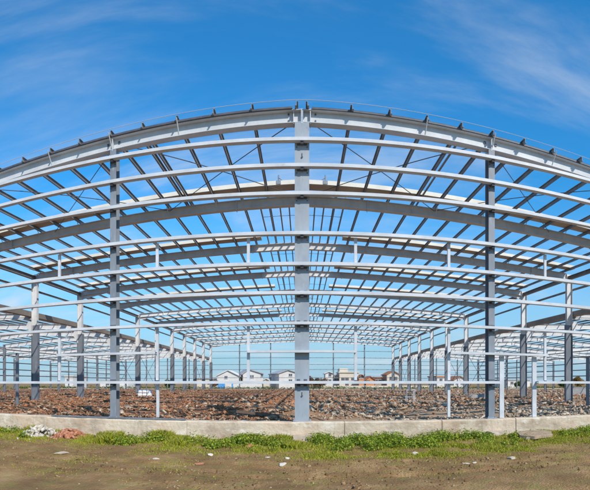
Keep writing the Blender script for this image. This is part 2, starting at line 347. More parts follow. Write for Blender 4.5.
# ---------------------------------------------------------------- main hall
hall = thing('steel_hall_frame', 'tall unclad grey steel frame of the wide middle hall, ridge over the centre post', 'building frame', (0, YF, 0))
RD, RW = 0.405, 0.30                                                     # rafter depth and flange width
def rafter_mb(sx, y, inner):
    m = MB(); zc = -RD/2
    s0 = (0.02*sx, y, roofz(0)+zc); s1 = (sx*(W-0.25), y, roofz(W)+zc)
    m.sweep(s0, s1, I(RW, RD))
    # haunch towards the eave
    if inner:
        m.sweep((sx*(W-2.6), y, roofz(W-2.6)-RD-0.002), (sx*(W-0.25), y, roofz(W)-RD-0.002), [(-0.006,-0.01),(0.006,-0.01),(0.006,0),(-0.006,0)], (0,0,1), [(-0.006,-0.3),(0.006,-0.3),(0.006,0),(-0.006,0)])
    # splice plates and stiffeners across the web
    for x in ((0.02, 6.2, 12.2) if not inner else (0.02, 3.0, 9.0, 15.0)):
        x = sx*x; z = roofz(x)
        m.box(x-0.012, x+0.012, y-RW/2-0.006, y+RW/2+0.006, z-RD-0.05, z+0.012)
    # flange braces from purlin to bottom flange
    for k in range(1, 8):
        x = sx*(1.6+2.36*k*0.98); z = roofz(x)
        if abs(x) < W-0.6:
            m.rod((x, y+0.42, z+0.03), (x, y+0.10, z-RD+0.03), 0.02, 4); m.rod((x, y-0.42, z+0.03), (x, y-0.10, z-RD+0.03), 0.02, 4)
    return m
rp, cp = {}, {}
def col_mb(x, y):
    """main column: wide below the side roof, slimmer above, with a bracket between"""
    m = MB(); sx = 1 if x > 0 else -1
    zt = roofz(W) - 0.02
    zb = 4.1 + EYE
    m.sweep((x, y, -0.25), (x, y, zb), I(0.24, 0.56), (1,0,0))
    return m
def upper_mb(x, y):
    m = MB(); sx = 1 if x > 0 else -1
    m.sweep((x + sx*0.03, y, 4.1 + EYE + 0.002), (x + sx*0.03, y, roofz(W) - 0.02), I(0.24, 0.46), (1,0,0)); return m
for k, y in enumerate(YS):
    front = k == 0
    for sx in (-1, 1):
        if k == 0:
            r = obj('rafter', rafter_mb(sx, y, False), M['raft'], hall, (0, y, roofz(0)))
            m = MB(); m.sweep((sx*0.3, y-RW/2-0.01, roofz(0.3)+0.002), (sx*(W-0.3), y-RW/2-0.01, roofz(W-0.3)+0.002), [(-0.05,0),(0.02,0),(0.02,0.058),(-0.05,0.058)]); obj('dark_edge', m, M['cleat'], r)  # dark strip along the top front edge of the rafter
            for zz in (-0.1, -0.31):                                    # bolt heads at the splice
                m = MB(); m.rod((sx*0.42, y-0.012, roofz(0)+zz), (sx*0.42, y-0.04, roofz(0)+zz), 0.03); obj('bolt', m, M['cleat'], r)
            for xx in (6.0, 6.4):
                m = MB(); m.box(sx*xx-0.035, sx*xx+0.035, y-0.03, y-0.007, roofz(xx)-0.2, roofz(xx)-0.12); obj('bolt', m, M['cleat'], r)
            c = obj('column', col_mb(sx*W, y), M['col'], hall, (sx*W, y, -0.25))
            obj('upper_column', upper_mb(sx*W, y), M['col'], c)
            m = MB(); m.box(sx*W-0.33, sx*W+0.33, y-0.2, y+0.2, -0.28, -0.25); obj('base_plate', m, M['col'], c)
        elif k == 1:
            rp[sx] = obj('rafter', rafter_mb(sx, y, True), M['raft_in'], hall, (0, y, roofz(0)))
            cp[sx] = c = obj('column', col_mb(sx*W, y), M['col'], hall, (sx*W, y, -0.25))
            obj('upper_column', upper_mb(sx*W, y), M['raft_in'], c)  # pale above the dark lower shaft: sunlit and shaded zones put into colour
            m = MB(); m.box(sx*W-0.33, sx*W+0.33, y-0.2, y+0.2, -0.28, -0.25); obj('base_plate', m, M['col'], c)
            m = MB()                                                   # bracket that carries the low side roof
            zb = 4.1 + EYE; x0 = sx*(W+0.24)
            m.sweep((sx*(W+0.23), y-0.11, zb-0.75), (sx*(W+0.23), y+0.11, zb-0.75), [(0,0),(0.0,1.0),(sx*0.45,1.0),(sx*0.45,0.72)], (0,0,1))
            obj('bracket', m, M['raft_in'], c)
        else:
            again(rp[sx], 'rafter', (0, y, roofz(0)), hall)
            again(cp[sx], 'column', (sx*W, y, -0.25), hall)
# ridge plate at the front apex
m = MB()
y0 = YS[0]
for dx in (-0.26, 0.26):
    m = MB(); m.box(dx-0.012, dx+0.012, y0-0.13, y0+0.13, roofz(0)-RD-0.04, roofz(0)+0.03); obj('stiffener', m, M['raft'], hall)
# purlins
PUR = [0.17, 1.55, 2.75, 3.95, 5.1, 6.2, 7.35, 8.5, 9.65, 10.8, 11.95, 13.1, 14.25, 15.4, 16.5, 17.5]
def purlin(x, ya, yb, prof, name='purlin'):
    z = roofz(x) + 0.015
    m = MB(); m.sweep((x, ya, z), (x, yb, z), prof); return obj(name, m, M['purl'], hall)
zl, zr = Zs(0.05, 0.135, 0.012), [(-a, b) for a, b in reversed(Zs(0.05, 0.135, 0.012))]
for x in PUR:
    for sx in (-1, 1):
        p = purlin(sx*x, YF-0.17 - 0.05*random.random(), YE+0.2, zl if sx < 0 else zr)
        m = MB()
        m.box(sx*x-0.02, sx*x+0.02, YS[0]-0.1, YS[0]+0.1, roofz(x)+0.002, roofz(x)+0.12); obj('cleat', m, M['cleat'], p)
for x in (5.32, ):
    for sx in (-1, 1): purlin(sx*x, YF+0.2, YS[1]+0.3, zl)               # doubled purlin of the first bay
for x in (0.62, 1.06, 2.0):
    for sx in (-1, 1): purlin(sx*x, YS[1]+0.1, YE, [(-0.03,0),(0.03,0),(0.03,0.12),(-0.03,0.12)], 'ridge_purlin')
for k in range(1, NF-1):
    for f in (0.35, 0.7):
        y = YS[k] + BAY*f; m = MB()
        m.rod((-2.03, y, roofz(2.03)+0.06), (0, y, roofz(0)+0.06), 0.014); m.rod((0, y, roofz(0)+0.06), (2.03, y, roofz(2.03)+0.06), 0.014)
        obj('sag_rod', m, M['col'], hall)
for k in (1, 3, 5):
    for sx in (-1, 1):
        y = YS[k] - 1.0; m = MB(); z = roofz(1)+0.2
        m.rod((sx*1.02, y, z), (sx*1.02, y, z+0.42), 0.03); m.rod((sx*1.02, y-0.02, z+0.3), (sx*0.75, y-0.02, z+0.1), 0.02)
        m.box(sx*1.02-0.10, sx*1.02+0.10, y-0.08, y+0.08, z, z+0.16)
        obj('ridge_bracket', m, M['sidepost'], hall)
# roof bracing rods, first bay and a middle one
for k in (0, 5):
    for a in (-12.3, -6.15, 0, 6.15):
        b = a + 6.15
        for p, q in ((a, b), (b, a)):
            m = MB(); m.rod((p, YS[k]+0.1, roofz(p)-0.12), (q, YS[k+1]-0.1, roofz(q)-0.12), 0.016); obj('brace_rod', m, M['rod'], hall)
# eave struts, and a lighter strut below them
for sx in (-1, 1):
    m = MB(); m.sweep((sx*W, YF-0.2, roofz(W)-0.30), (sx*W, YE, roofz(W)-0.30), I(0.2, 0.26)); obj('eave_strut', m, M['purl'], hall)
    m = MB(); m.sweep((sx*(W+0.28), YF, 6.55+EYE), (sx*(W+0.28), YE, 6.55+EYE), Cs(0.07, 0.14)); obj('side_girt', m, M['purl'], hall)
    for k in (4, 5, 9):
        m = MB(); m.rod((sx*W, YS[k]+0.15, 0.3), (sx*W, YS[k+1]-0.15, 4.5), 0.022); m.rod((sx*W+0.05, YS[k]+0.15, 4.5), (sx*W+0.05, YS[k+1]-0.15, 0.3), 0.022)
        obj('wall_brace', m, M['rod'], hall)
# end wall posts standing on the plinth
GH = [7.48, 6.68, 5.82, 4.60, 3.66, 2.77, 1.84, 0.02]
for x, fw, dp in ((-12.3, 0.22, 0.30), (-6.17, 0.22, 0.32), (0.0, 0.45, 0.30), (6.2, 0.22, 0.32), (12.3, 0.22, 0.30)):
    m = MB(); m.sweep((x, YF+dp/2, 0.02), (x, YF+dp/2, roofz(x)-RD-0.012), I(fw, dp, 0.016, 0.014), (0,1,0))
    c = obj('end_post', m, M['post'] if x == 0 else M['sidepost'], hall)
    m = MB(); m.box(x-fw/2-0.06, x+fw/2+0.06, YF-0.05, YF+dp+0.05, -0.012, 0.02)
    for dx in (-1, 1): m.rod((x+dx*(fw/2+0.02), YF-0.02, 0.02), (x+dx*(fw/2+0.02), YF-0.02, 0.07), 0.016)
    obj('base_plate', m, M['post'], c)
    for h in GH:
        z = h + EYE; m = MB()
        for dx in (-1, 1): m.box(x+dx*fw*0.24-0.05, x+dx*fw*0.24+0.05, YF-0.012, YF-0.002, z-0.12, z+0.10)
        m.box(x-0.045, x+0.045, YF-0.16, YF-0.013, z-0.12, z-0.052)
        obj('cleat', m, M['cleat'], c)
    for h in GH:
        for dx in (-1, 1):
            m = MB(); m.rod((x+dx*fw*0.36, YF-0.002, h+EYE-0.17), (x+dx*fw*0.36, YF-0.028, h+EYE-0.17), 0.016); obj('bolt', m, M['cleat'], c)
    for z in (1.2, 8.6) if x == 0 else ():
        m = MB(); m.rod((x, YF-0.002, z-0.42), (x, YF-0.03, z-0.42), 0.03); m.box(x-0.012, x+0.012, YF-0.015, YF-0.001, z-0.42, z-0.3); obj('lug', m, M['cleat'], c)
# end wall girts, openings, posts of the openings
def girt(xa, xb, h, name='girt', d=0.10):
    z = h + EYE; m = MB()
    if h < 2.5: d *= 0.84
    prof = [(-0.03+a, b-d/2) for a, b in Cs(0.20, d, 0.01, 0.025)]
    m.sweep((xb, YF-0.183, z), (xa, YF-0.183, z), prof)                 # web towards the outside
    return obj(name, m, M['girt'], hall)
for h in GH[:-1]: girt(-W-0.3, W+0.3, h)
girt(-W-0.3, 6.47, GH[-1]); girt(7.86, W+0.3, GH[-1])
for xa, xb in ((-8.22, -4.63), (-1.67, 1.67), (4.70, 8.24)): girt(xa, xb, 0.97, 'opening_header', 0.085)
def post(x, z0, z1, w=0.09):
    m = MB(); m.sweep((x-w/2, YF-0.01, z0+EYE), (x-w/2, YF-0.01, z1+EYE), [(a, b) for a, b in Cs(0.07, w, 0.01, 0.025)], (1,0,0)); return obj('jamb', m, M['girt'], hall)
for x in (-8.22, -4.63, -1.67, 1.67, 4.70, 8.24):
    post(x, GH[4]+0.07, GH[3]-0.07); post(x, GH[7]+0.07, GH[6]-0.07)
post(-4.63+0.02, -1.1, GH[7]-0.08); post(4.70, -1.1, GH[7]-0.08)
for x in (6.57, 7.81): post(x, -EYE+0.0, 0.91, 0.16)
# far end wall
for x in (-12.3, -6.15, 0, 6.15, 12.3):
    m = MB(); m.sweep((x, YE+0.2, 0.05), (x, YE+0.2, roofz(x)-RD), I(0.2, 0.25), (0,1,0)); obj('end_post', m, M['col'], hall)
for h in (1.0, 2.6, 3.6, 4.9, 6.2):
    m = MB(); m.sweep((-W, YE+0.34, h+EYE), (W, YE+0.34, h+EYE), Cs(0.06, 0.085)); obj('far_girt', m, M['sidepost'], hall)
# lifeline
m = MB(); pts = [(x, YF-0.16, roofz(x)+0.20) for x in sorted([-p for p in PUR] + PUR)]
for a, b in zip(pts, pts[1:]): m.rod(a, b, 0.009, 4)
tag(obj('lifeline_wire', m, M['wire']), 'thin pale wire strung over the purlin ends above the front rafter', 'wire')

# cream roofing strips lying on the purlins in front of every inner rafter
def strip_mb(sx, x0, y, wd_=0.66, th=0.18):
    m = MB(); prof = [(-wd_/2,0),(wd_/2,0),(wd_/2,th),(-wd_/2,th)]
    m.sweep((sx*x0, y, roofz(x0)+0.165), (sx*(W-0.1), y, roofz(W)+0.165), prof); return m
ordn = ['first', 'second', 'third', 'fourth', 'fifth', 'sixth', 'seventh', 'eighth', 'ninth', 'tenth', 'eleventh']
sp_ = {}
def lit_face(o, sx, x0, y):
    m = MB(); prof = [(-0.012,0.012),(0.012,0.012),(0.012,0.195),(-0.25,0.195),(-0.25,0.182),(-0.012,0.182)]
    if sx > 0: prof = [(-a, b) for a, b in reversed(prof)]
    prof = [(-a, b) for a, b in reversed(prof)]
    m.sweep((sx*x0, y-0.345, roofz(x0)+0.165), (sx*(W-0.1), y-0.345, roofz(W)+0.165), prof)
    obj('lit_edge', m, M['lit_face'], o, (0, y, roofz(0)))  # pale lip over the strip's front, its sunlit side painted in
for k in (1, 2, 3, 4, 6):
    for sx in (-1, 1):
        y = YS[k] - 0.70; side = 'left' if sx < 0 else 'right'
        if k == 1: o = obj('roofing_strip', strip_mb(sx, 0.01, y), M['strip'], None, (0, y, roofz(0))); lit_face(o, sx, 0.01, y)
        elif k == 2: o = sp_[sx] = obj('roofing_strip', strip_mb(sx, 2.4, y), M['strip'], None, (0, y, roofz(0))); lit_face(o, sx, 2.4, y)
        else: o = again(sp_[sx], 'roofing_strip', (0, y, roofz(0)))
        if k == 1: lb = 'cream roofing strip over the %s slope nearest the front, reaching up to the ridge' % side
        elif k < 6: lb = 'cream roofing strip on the %s roof slope, %s strip back from the front' % (side, ordn[k-1])
        else: lb = 'farthest cream roofing strip on the %s roof slope, deep in the hall' % side
        tag(o, lb, 'roofing strip', 'cream roofing strips lying across the purlins')

# ---------------------------------------------------------------- lower side halls
for sx in (-1, 1):
    side = 'left' if sx < 0 else 'right'
    sh = thing('side_hall_frame', 'lower unclad steel frame of the side hall beyond the %s row of columns' % side, 'building frame', (sx*27, YS[1], 0))
    E0, R0 = 4.95 + EYE, 5.45 + EYE
    def sz(x): return R0 - (R0-E0) * abs((abs(x)-18) % 18 - 9) / 9
    proto = {}
    for k in range(1, NF):
        y = YS[k]
        if k == 1:
            m = MB(); m.sweep((sx*18.35, y, sz(18.35)-0.22), (sx*27, y, sz(27)-0.22), I(0.2, 0.44)); m.sweep((sx*27, y, sz(27)-0.22), (sx*36, y, sz(36)-0.22), I(0.2, 0.44))
            for x in (22.5, 27, 31.5): m.box(sx*x-0.012, sx*x+0.012, y-0.11, y+0.11, sz(x)-0.48, sz(x)+0.01)
            proto['r'] = obj('rafter', m, M['raft_in'], sh, (sx*27, y, E0))
            m = MB(); m.sweep((sx*36, y, -0.3), (sx*36, y, E0), I(0.22, 0.34), (1,0,0)); proto['c'] = obj('column', m, M['col'], sh, (sx*36, y, -0.3))
        else:
            again(proto['r'], 'rafter', (sx*27, y, E0), sh); again(proto['c'], 'column', (sx*36, y, -0.3), sh)
        if k >= 6:
            again(proto['r'], 'rafter', (sx*45, y, E0), sh); again(proto['c'], 'column', (sx*54, y, -0.3), sh)
    for x in list(np.arange(19.2, 35.9, 1.2)) + list(np.arange(36.6, 53.9, 1.5)):
        m = MB(); m.sweep((sx*x, YS[1]-0.4 if x < 36 else YS[6]-0.4, sz(x)+0.01), (sx*x, YE+0.2, sz(x)+0.01), zl); obj('purlin', m, M['purl'], sh)
    m = MB(); m.sweep((sx*(W+0.47), YF+2, E0-0.22), (sx*(W+0.47), YE, E0-0.22), [(-0.16,0),(0.16,0),(0.2,0.36),(0.17,0.36),(0.14,0.03),(-0.14,0.03),(-0.17,0.36),(-0.2,0.36)]); obj('gutter', m, M['gutter'], sh)
    for h in (0.9, 1.7, 2.6, 3.5, 4.3):
        m = MB(); m.sweep((sx*36.25, YS[1], h+EYE), (sx*36.25, YE, h+EYE), Cs(0.07, 0.13)); obj('side_girt', m, M['purl'], sh)
        m = MB(); m.sweep((sx*18.5, YE+0.3, h+EYE), (sx*54, YE+0.3, h+EYE), Cs(0.06, 0.09)); obj('far_girt', m, M['sidepost'], sh)
    for x in (22.5, 27, 31.5, 40.5, 45, 49.5):
        m = MB(); m.sweep((sx*x, YE+0.15, 0), (sx*x, YE+0.15, sz(x)-0.46), I(0.18, 0.22), (0,1,0)); obj('end_post', m, M['col'], sh)
    m = MB(); m.rod((sx*18.3, YS[1], E0-0.3), (sx*35.8, YS[2], E0-0.3), 0.02); m.rod((sx*35.8, YS[1], E0-0.3), (sx*18.3, YS[2], E0-0.3), 0.02); obj('brace_rod', m, M['rod'], sh)

# stub posts standing alone on the rubble
def stub(px, Y, z1, lb):
    x = X_at(px, Y); m = MB(); m.sweep((x, Y, -0.2), (x, Y, z1), Cs(0.10, 0.16, 0.012, 0.03), (1,0,0)); 
    m.box(x-0.02, x+0.14, Y-0.1, Y+0.1, z1+0.002, z1+0.02)
    tag(obj('stub_post', m, M['col']), lb, 'post')
stub(15.6, 22.2, EYE+1.62, 'short grey steel post standing alone on the brick rubble, left of all columns')
stub(587, 21.0, EYE+1.3, 'short pale steel post standing alone at the far right over the rubble')

# channel lying on the plinth
m = MB(); m.sweep((-8.45, 15.02, 0.0), (-3.65, 15.02, 0.0), [(a-0.06, b) for a, b in [(0,0),(0.14,0),(0.14,0.05),(0.13,0.05),(0.13,0.01),(0.01,0.01),(0.01,0.05),(0,0.05)]])
tag(obj('steel_channel', m, M['col']), 'long grey steel channel lying on top of the plinth wall at left', 'steel channel')

# ---------------------------------------------------------------- rubble
CUBE = np.array([(-1,-1,-1),(1,-1,-1),(1,1,-1),(-1,1,-1),(-1,-1,1),(1,-1,1),(1,1,1),(-1,1,1)], float) * 0.5
CF = np.array([(0,3,2,1),(4,5,6,7),(0,1,5,4),(1,2,6,5),(2,3,7,6),(3,0,4,7)])
def rot(n, tilt):
    a = rng.uniform(0, 2*np.pi, n); b = rng.normal(0, tilt, n); c = rng.normal(0, tilt, n)
    ca, sa, cb_, sb, cc, sc = np.cos(a), np.sin(a), np.cos(b), np.sin(b), np.cos(c), np.sin(c)
    z, o = np.zeros(n), np.ones(n)
    Rz = np.stack([ca,-sa,z,sa,ca,z,z,z,o], 1).reshape(n,3,3); Ry = np.stack([cb_,z,sb,z,o,z,-sb,z,cb_], 1).reshape(n,3,3); Rx = np.stack([o,z,z,z,cc,-sc,z,sc,cc], 1).reshape(n,3,3)
    return Rz @ Ry @ Rx
def chunks(P, size, tilt=0.45, jit=0.16):
    """irregular broken blocks at points P (n x 3) with sizes size (n x 3)"""
    n = len(P); V = CUBE[None] + rng.uniform(-jit, jit, (n, 8, 3)); V *= size[:, None, :]
    V = np.einsum('nij,nkj->nki', rot(n, tilt), V) + P[:, None, :]
    F = CF[None] + (np.arange(n) * 8)[:, None, None]
    return V.reshape(-1, 3), F.reshape(-1, 4)
def scatter(name, n, cond, m, smin, smax, lb, near=15.55, far=92):
    u = rng.uniform(0, 1, n*3); Y = near * (far/near) ** (u**1.1); X = rng.uniform(-0.8, 0.8, n*3) * Y
    keep = np.array([cond(x, y) * min(1, max(0.08, 0.55 + 1.9*noise.noise((x*0.5, y*0.35, 13)))) > rng.uniform() for x, y in zip(X, Y)]) & (np.abs(X) < 50); X, Y = X[keep][:n], Y[keep][:n]
    s = rng.uniform(smin, smax, len(X)) * np.clip(Y/19, 0.8, 1.5) * np.where(rng.uniform(size=len(X)) < 0.06, 2.1, 1)
    Z = np.array([fh(x, y) for x, y in zip(X, Y)]) + s*0.10 + np.abs(rng.normal(0, 0.025, len(X)))
    size = np.stack([s*rng.uniform(0.8,1.4,len(X)), s*rng.uniform(0.5,0.9,len(X)), s*rng.uniform(0.22,0.5,len(X))], 1)
    V, F = chunks(np.stack([X,Y,Z],1), size)
    tag(link(name, mesh_np(name, V, F, m), (0,0,0)), lb, 'rubble', kind='stuff')
def isbrick(x, y):
    a = math.atan2(x, y) + 0.12*noise.noise((x*0.2, y*0.2, 0)) + 0.01*(y-18)*(-1)
    b = 1/(1+math.exp((a - 0.02) * 9))
    if y > 21: b = max(b, 0.6)
    return b
scatter('brick_rubble', 36000, isbrick, M['brick'], 0.03, 0.10, 'broken red brown brick rubble covering the hall floor')
scatter('concrete_rubble', 26000, lambda x, y: 1.05 - isbrick(x, y), M['crub'], 0.035, 0.11, 'pale grey broken concrete rubble behind the right part of the plinth')

def slabs(n):
    X = rng.uniform(-9, 13, n); Y = rng.uniform(15.8, 30, n); s = rng.uniform(0.18, 0.45, n)
    Z = np.array([fh(x, y) for x, y in zip(X, Y)]) + 0.03
    return chunks(np.stack([X,Y,Z],1), np.stack([s, s*rng.uniform(0.3,0.7,n), s*rng.uniform(0.12,0.22,n)],1), 0.35, 0.14)
V, F = slabs(110); tag(link('slab_rubble', mesh_np('slab_rubble', V, F, M['crub']), (0,0,0)), 'larger flat slab fragments scattered through the rubble of the hall floor', 'rubble', kind='stuff')

def pile(name, lb, m, cx, cy, rx, ry, h, n, smin, smax, base):
    a = rng.uniform(0, 2*np.pi, n); r = np.sqrt(rng.uniform(0, 1, n)); far_ = rng.uniform(size=n) < 0.16; r = np.where(far_, r*1.9, r); X = cx + rx*r*np.cos(a); Y = cy + ry*r*np.sin(a)
    s = rng.uniform(smin, smax, n); s = np.where(far_, s*0.6, s); Z = base + 0.02 + h*np.maximum(0, 1-r**2)*rng.uniform(0.3, 1.0, n)
    size = np.stack([s*rng.uniform(0.8,1.4,n), s*rng.uniform(0.6,1.0,n), s*rng.uniform(0.4,0.8,n)], 1)
    V, F = chunks(np.stack([X,Y,Z],1), size, 0.6, 0.2)
    V -= np.array([cx, cy, base]); o = link(name, mesh_np(name, V, F, m), (cx, cy, base))
    return tag(o, lb, 'rubble pile', kind='stuff')
pile('stone_pile', 'heap of white broken stones in the grass at the foot of the plinth', M['stonew'], X_at(40, 13.9), 13.95, 0.62, 0.75, 0.30, 170, 0.07, 0.17, G0+0.03)
pile('brick_pile', 'heap of crumbled red brick in the grass right of the white stones', M['brickp'], X_at(70, 14.0), 14.05, 0.50, 0.55, 0.26, 230, 0.05, 0.15, G0+0.03)

def clods(n):
    X = rng.uniform(-11, 11, n); Y = rng.uniform(8, 14.6, n); keep = np.array([noise.noise((x*0.7, y*0.9, 41)) + 0.25 > rng.uniform(0, 0.6) for x, y in zip(X, Y)]); X, Y = X[keep], Y[keep]; n = len(X)
    s = np.minimum(rng.gamma(1.5, 0.010, n) + 0.012, 0.062); Z = np.array([gh(x, y) for x, y in zip(X, Y)]) + s*0.08
    return chunks(np.stack([X,Y,Z],1), np.stack([s*rng.uniform(0.8,1.4,n), s, s*rng.uniform(0.4,0.7,n)],1), 0.4, 0.2)
V, F = clods(11000)
clodm = mat('clods', (0.15, 0.085, 0.032), (0.30, 0.18, 0.08), 3, 1.0, bump=0.5, bscale=30, island=[(0.16, 0.09, 0.035), (0.27, 0.16, 0.07), (0.22, 0.13, 0.055), (0.36, 0.25, 0.14), (0.13, 0.075, 0.03), (0.25, 0.15, 0.06)])
tag(link('soil_clods', mesh_np('soil_clods', V, F, clodm), (0,0,0)), 'small clods and chips of brown soil strewn over the bare dirt', 'soil clods', kind='stuff')

# loose stones one could pick up
def stone(px, py, s, m, lb, cat='stone', flat=0.55, grp='loose stones on the dirt and grass'):
    s *= 1.05
    d = (EYE - G0 - 0.04) / ((py - HY) / PXR); a = (px - CX) / PXR; x, y = d*math.sin(a), d*math.cos(a)
    v = []
    bm = bmesh.new(); bmesh.ops.create_icosphere(bm, subdivisions=3 if s > 0.05 else 2, radius=0.5)
    ax = Vector((s*random.uniform(1, 1.4), s*random.uniform(0.65, 1), s*flat)); sd_ = random.uniform(0, 99); a = random.uniform(0, 3.14)
    planes = [(Vector((random.gauss(0,1), random.gauss(0,1), random.gauss(0,1))).normalized(), random.uniform(0.26, 0.42)) for _ in range(9)]
    for v in bm.verts:
        p = v.co.copy()
        for nn, dd in planes:                                           # chipped faces
            q = p.dot(nn) - dd
            if q > 0: p -= nn * q
        p += p.normalized() * 0.05 * noise.noise(p*5 + Vector((sd_, 0, 0)))
        v.co = Matrix.Rotation(a, 3, 'Z') @ Vector((p.x*ax.x, p.y*ax.y, p.z*ax.z + s*flat*0.12))
    me = bpy.data.meshes.new('stone'); bm.to_mesh(me); bm.free(); me.materials.append(m); o = link('stone', me, (x, y, gh(x, y)))
    return tag(o, lb, cat, grp)
stone(61, 452.5, 0.34, M['stone'], 'flat tan stone on the dirt in front of the red brick heap', flat=0.3)
stone(282, 464.5, 0.20, M['stonew'], 'pinkish white stone on the dirt left of the centre post, nearest the camera')
stone(287, 457, 0.16, M['stonew'], 'white stone at the grass edge just below the centre post')
stone(210, 454, 0.19, M['stonew'], 'wide white stone in the grass between left post and centre post', flat=0.4)
stone(156, 457, 0.17, M['stonew'], 'flat white stone at the grass edge near the channel end', flat=0.3)
stone(200, 461, 0.22, M['brickp'], 'flat reddish brick piece on the dirt left of centre', flat=0.25)
stone(249, 447, 0.22, M['brickp'], 'upright red brick stuck in the grass left of the centre post', flat=0.9)
stone(258, 446, 0.16, M['stone'], 'small tan stone beside the upright red brick')
stone(268, 457.5, 0.13, M['stonew'], 'small white stone in the grass left of the centre footing', flat=0.3)
stone(415, 452, 0.18, M['stonew'], 'white angular stone in the leafy weeds right of the centre post')
stone(411, 446, 0.12, M['stonew'], 'small white stone higher in the weeds right of the centre post')
stone(466, 461.5, 0.15, M['stonew'], 'thin white stone at the right end of the grass, left of its pair', flat=0.2)
stone(475, 461, 0.15, M['stonew'], 'thin white stone at the right end of the grass, right of its pair', flat=0.2)
stone(511, 457, 0.26, M['stone'], 'tan stone at the grass edge left of the concrete slab', flat=0.3)
for i in range(46):
    px, py = random.uniform(4, 586), random.uniform(456, 488)
    stone(px, py, random.uniform(0.015, 0.04), M['stone'], 'pebble lying on the bare dirt in front of the grass', 'pebble', 0.5, 'pebbles on the bare dirt')

# broken slab leaning in the grass at right
cx, cy = X_at(538, 13.5), 13.75
t = thing('broken_slab', 'broken brown concrete slab tilted on the grass at right by the plinth', 'concrete slab', (cx, cy, gh(cx, cy)))
outl = [(x*0.74, y*0.8) for x, y in [(-0.78,-0.16),(-0.66,-0.30),(-0.34,-0.62),(0.05,-0.55),(0.28,-0.60),(0.62,-0.48),(0.70,-0.2),(0.85,0.02),(0.55,0.48),(0.2,0.46),(-0.10,0.56),(-0.66,0.30)]]
m = MB(); n = len(outl)
top = [(cx+x, cy+y, gh(cx,cy)+0.20+0.03*x+0.10*y) for x, y in outl]; bot = [(x, y, z-0.10) for x, y, z in top]
m.add(top+bot, [tuple(range(n)), tuple(range(2*n-1, n-1, -1))] + [((i+1)%n, i, n+i, n+(i+1)%n) for i in range(n)])
o = obj('slab', m, M['slab'], t); bv = o.modifiers.new('bevel', 'BEVEL'); bv.width = 0.012; bv.segments = 2
m = MB(); V, F = chunks(np.array([[cx-0.3, cy-0.30, gh(cx,cy)+0.04],[cx+0.4, cy+0.1, gh(cx,cy)+0.05],[cx-0.2, cy+0.3, gh(cx,cy)+0.04]]), np.array([[0.3,0.2,0.14]]*3), 0.1); m.add(V.tolist(), F.tolist()); obj('support_stone', m, M['conc2'], t)

# other things on the rubble
def lump(name, lb, cat, m, px, Y, w, d, h, z0=-0.05, seed=0):
    x = X_at(px, Y); mb = MB(); nx, ny = 14, 8; vs = []
    for j in range(ny+1):
        for i in range(nx+1):
            u, v = i/nx*2-1, j/ny*2-1; e = (1-abs(u)**5)*(1-abs(v)**4)
            vs.append((x+u*w/2*(1+0.04*noise.noise((j*.7,seed,1))), Y+v*d/2, z0 + h*e*(0.88+0.2*noise.noise((u*2+seed, v*2, 0)))))
    mb.add(vs, [(j*(nx+1)+i, j*(nx+1)+i+1, (j+1)*(nx+1)+i+1, (j+1)*(nx+1)+i) for j in range(ny) for i in range(nx)])
    return tag(obj(name, mb, m, None, None, False), lb, cat)
t = thing('sack_stack', 'stack of white wrapped sacks on the rubble right of the left post', 'sack stack', (X_at(145, 45), 45, -0.1))
for i, (du, dz, w_) in enumerate(((-0.44, -0.12, 0.46), (0.02, -0.12, 0.44), (0.46, -0.12, 0.44), (-0.42, 0.20, 0.44), (0.03, 0.21, 0.46), (0.45, 0.16, 0.36))):
    x = X_at(145, 45) + du; mb = MB(); vs = []; nx, ny = 10, 8
    for b in range(ny+1):
        for a in range(nx+1):
            th_, ph_ = a/nx*2*math.pi, (b/ny-0.5)*math.pi; f_ = lambda q: math.copysign(abs(q)**0.45, q)
            vs.append((x + w_/2*f_(math.cos(ph_))*f_(math.cos(th_)), 45 + 0.4*f_(math.cos(ph_))*f_(math.sin(th_)), dz + 0.16 + 0.16*f_(math.sin(ph_)) + 0.03*noise.noise((a*0.6, b*0.6, i*5))))
    mb.add(vs, [(b*(nx+1)+a, b*(nx+1)+a+1, (b+1)*(nx+1)+a+1, (b+1)*(nx+1)+a) for b in range(ny) for a in range(nx)]); obj('sack', mb, M['tarp'], t)
m = MB(); x = X_at(579.5, 40); m.box(x-0.9, x+0.75, 40, 40.4, -0.3, 0.72); m.box(x-0.95, x+0.8, 39.97, 40.43, 0.722, 0.79)
tag(obj('block_wall', m, mat('grey block', (0.24,0.24,0.25), (0.33,0.33,0.34), 2, 0.9, bump=0.4)), 'short grey block wall on the rubble at far right', 'wall')
t = thing('metal_rack', 'small white metal frame standing on the rubble right of centre', 'metal frame', (X_at(411, 33), 33, -0.1)); xr = X_at(411, 33)
for dx in (-0.28, 0.28):
    for dy in (0, 0.4):
        m = MB(); m.box(xr+dx-0.02, xr+dx+0.02, 33+dy, 33+dy+0.04, -0.1, 0.68); obj('leg', m, M['girt'], t)
m = MB(); m.box(xr-0.32, xr+0.32, 32.98, 33.46, 0.682, 0.72); obj('top', m, M['girt'], t)
m = MB(); m.box(xr-0.258, xr+0.258, 33.0, 33.03, 0.2, 0.24); obj('rail', m, M['girt'], t)
lump('gravel_heap', 'low grey heap on the rubble left of the right post', 'gravel heap', mat('gravel', (0.25,0.23,0.21), (0.36,0.34,0.31), 9, 1.0, bump=0.8), 478, 38, 2.0, 1.5, 0.6, -0.3, 8)
m = MB(); y = 33; x = X_at(516, y); m.sweep((x-0.95, y, 0.02), (x+0.95, y+0.3, 0.06), [(-0.15,0),(0.15,0),(0.15,0.12),(-0.15,0.12)])
tag(obj('timber_beam', m, M['timber']), 'dark timber beam lying on the rubble seen through the doorway', 'timber beam')
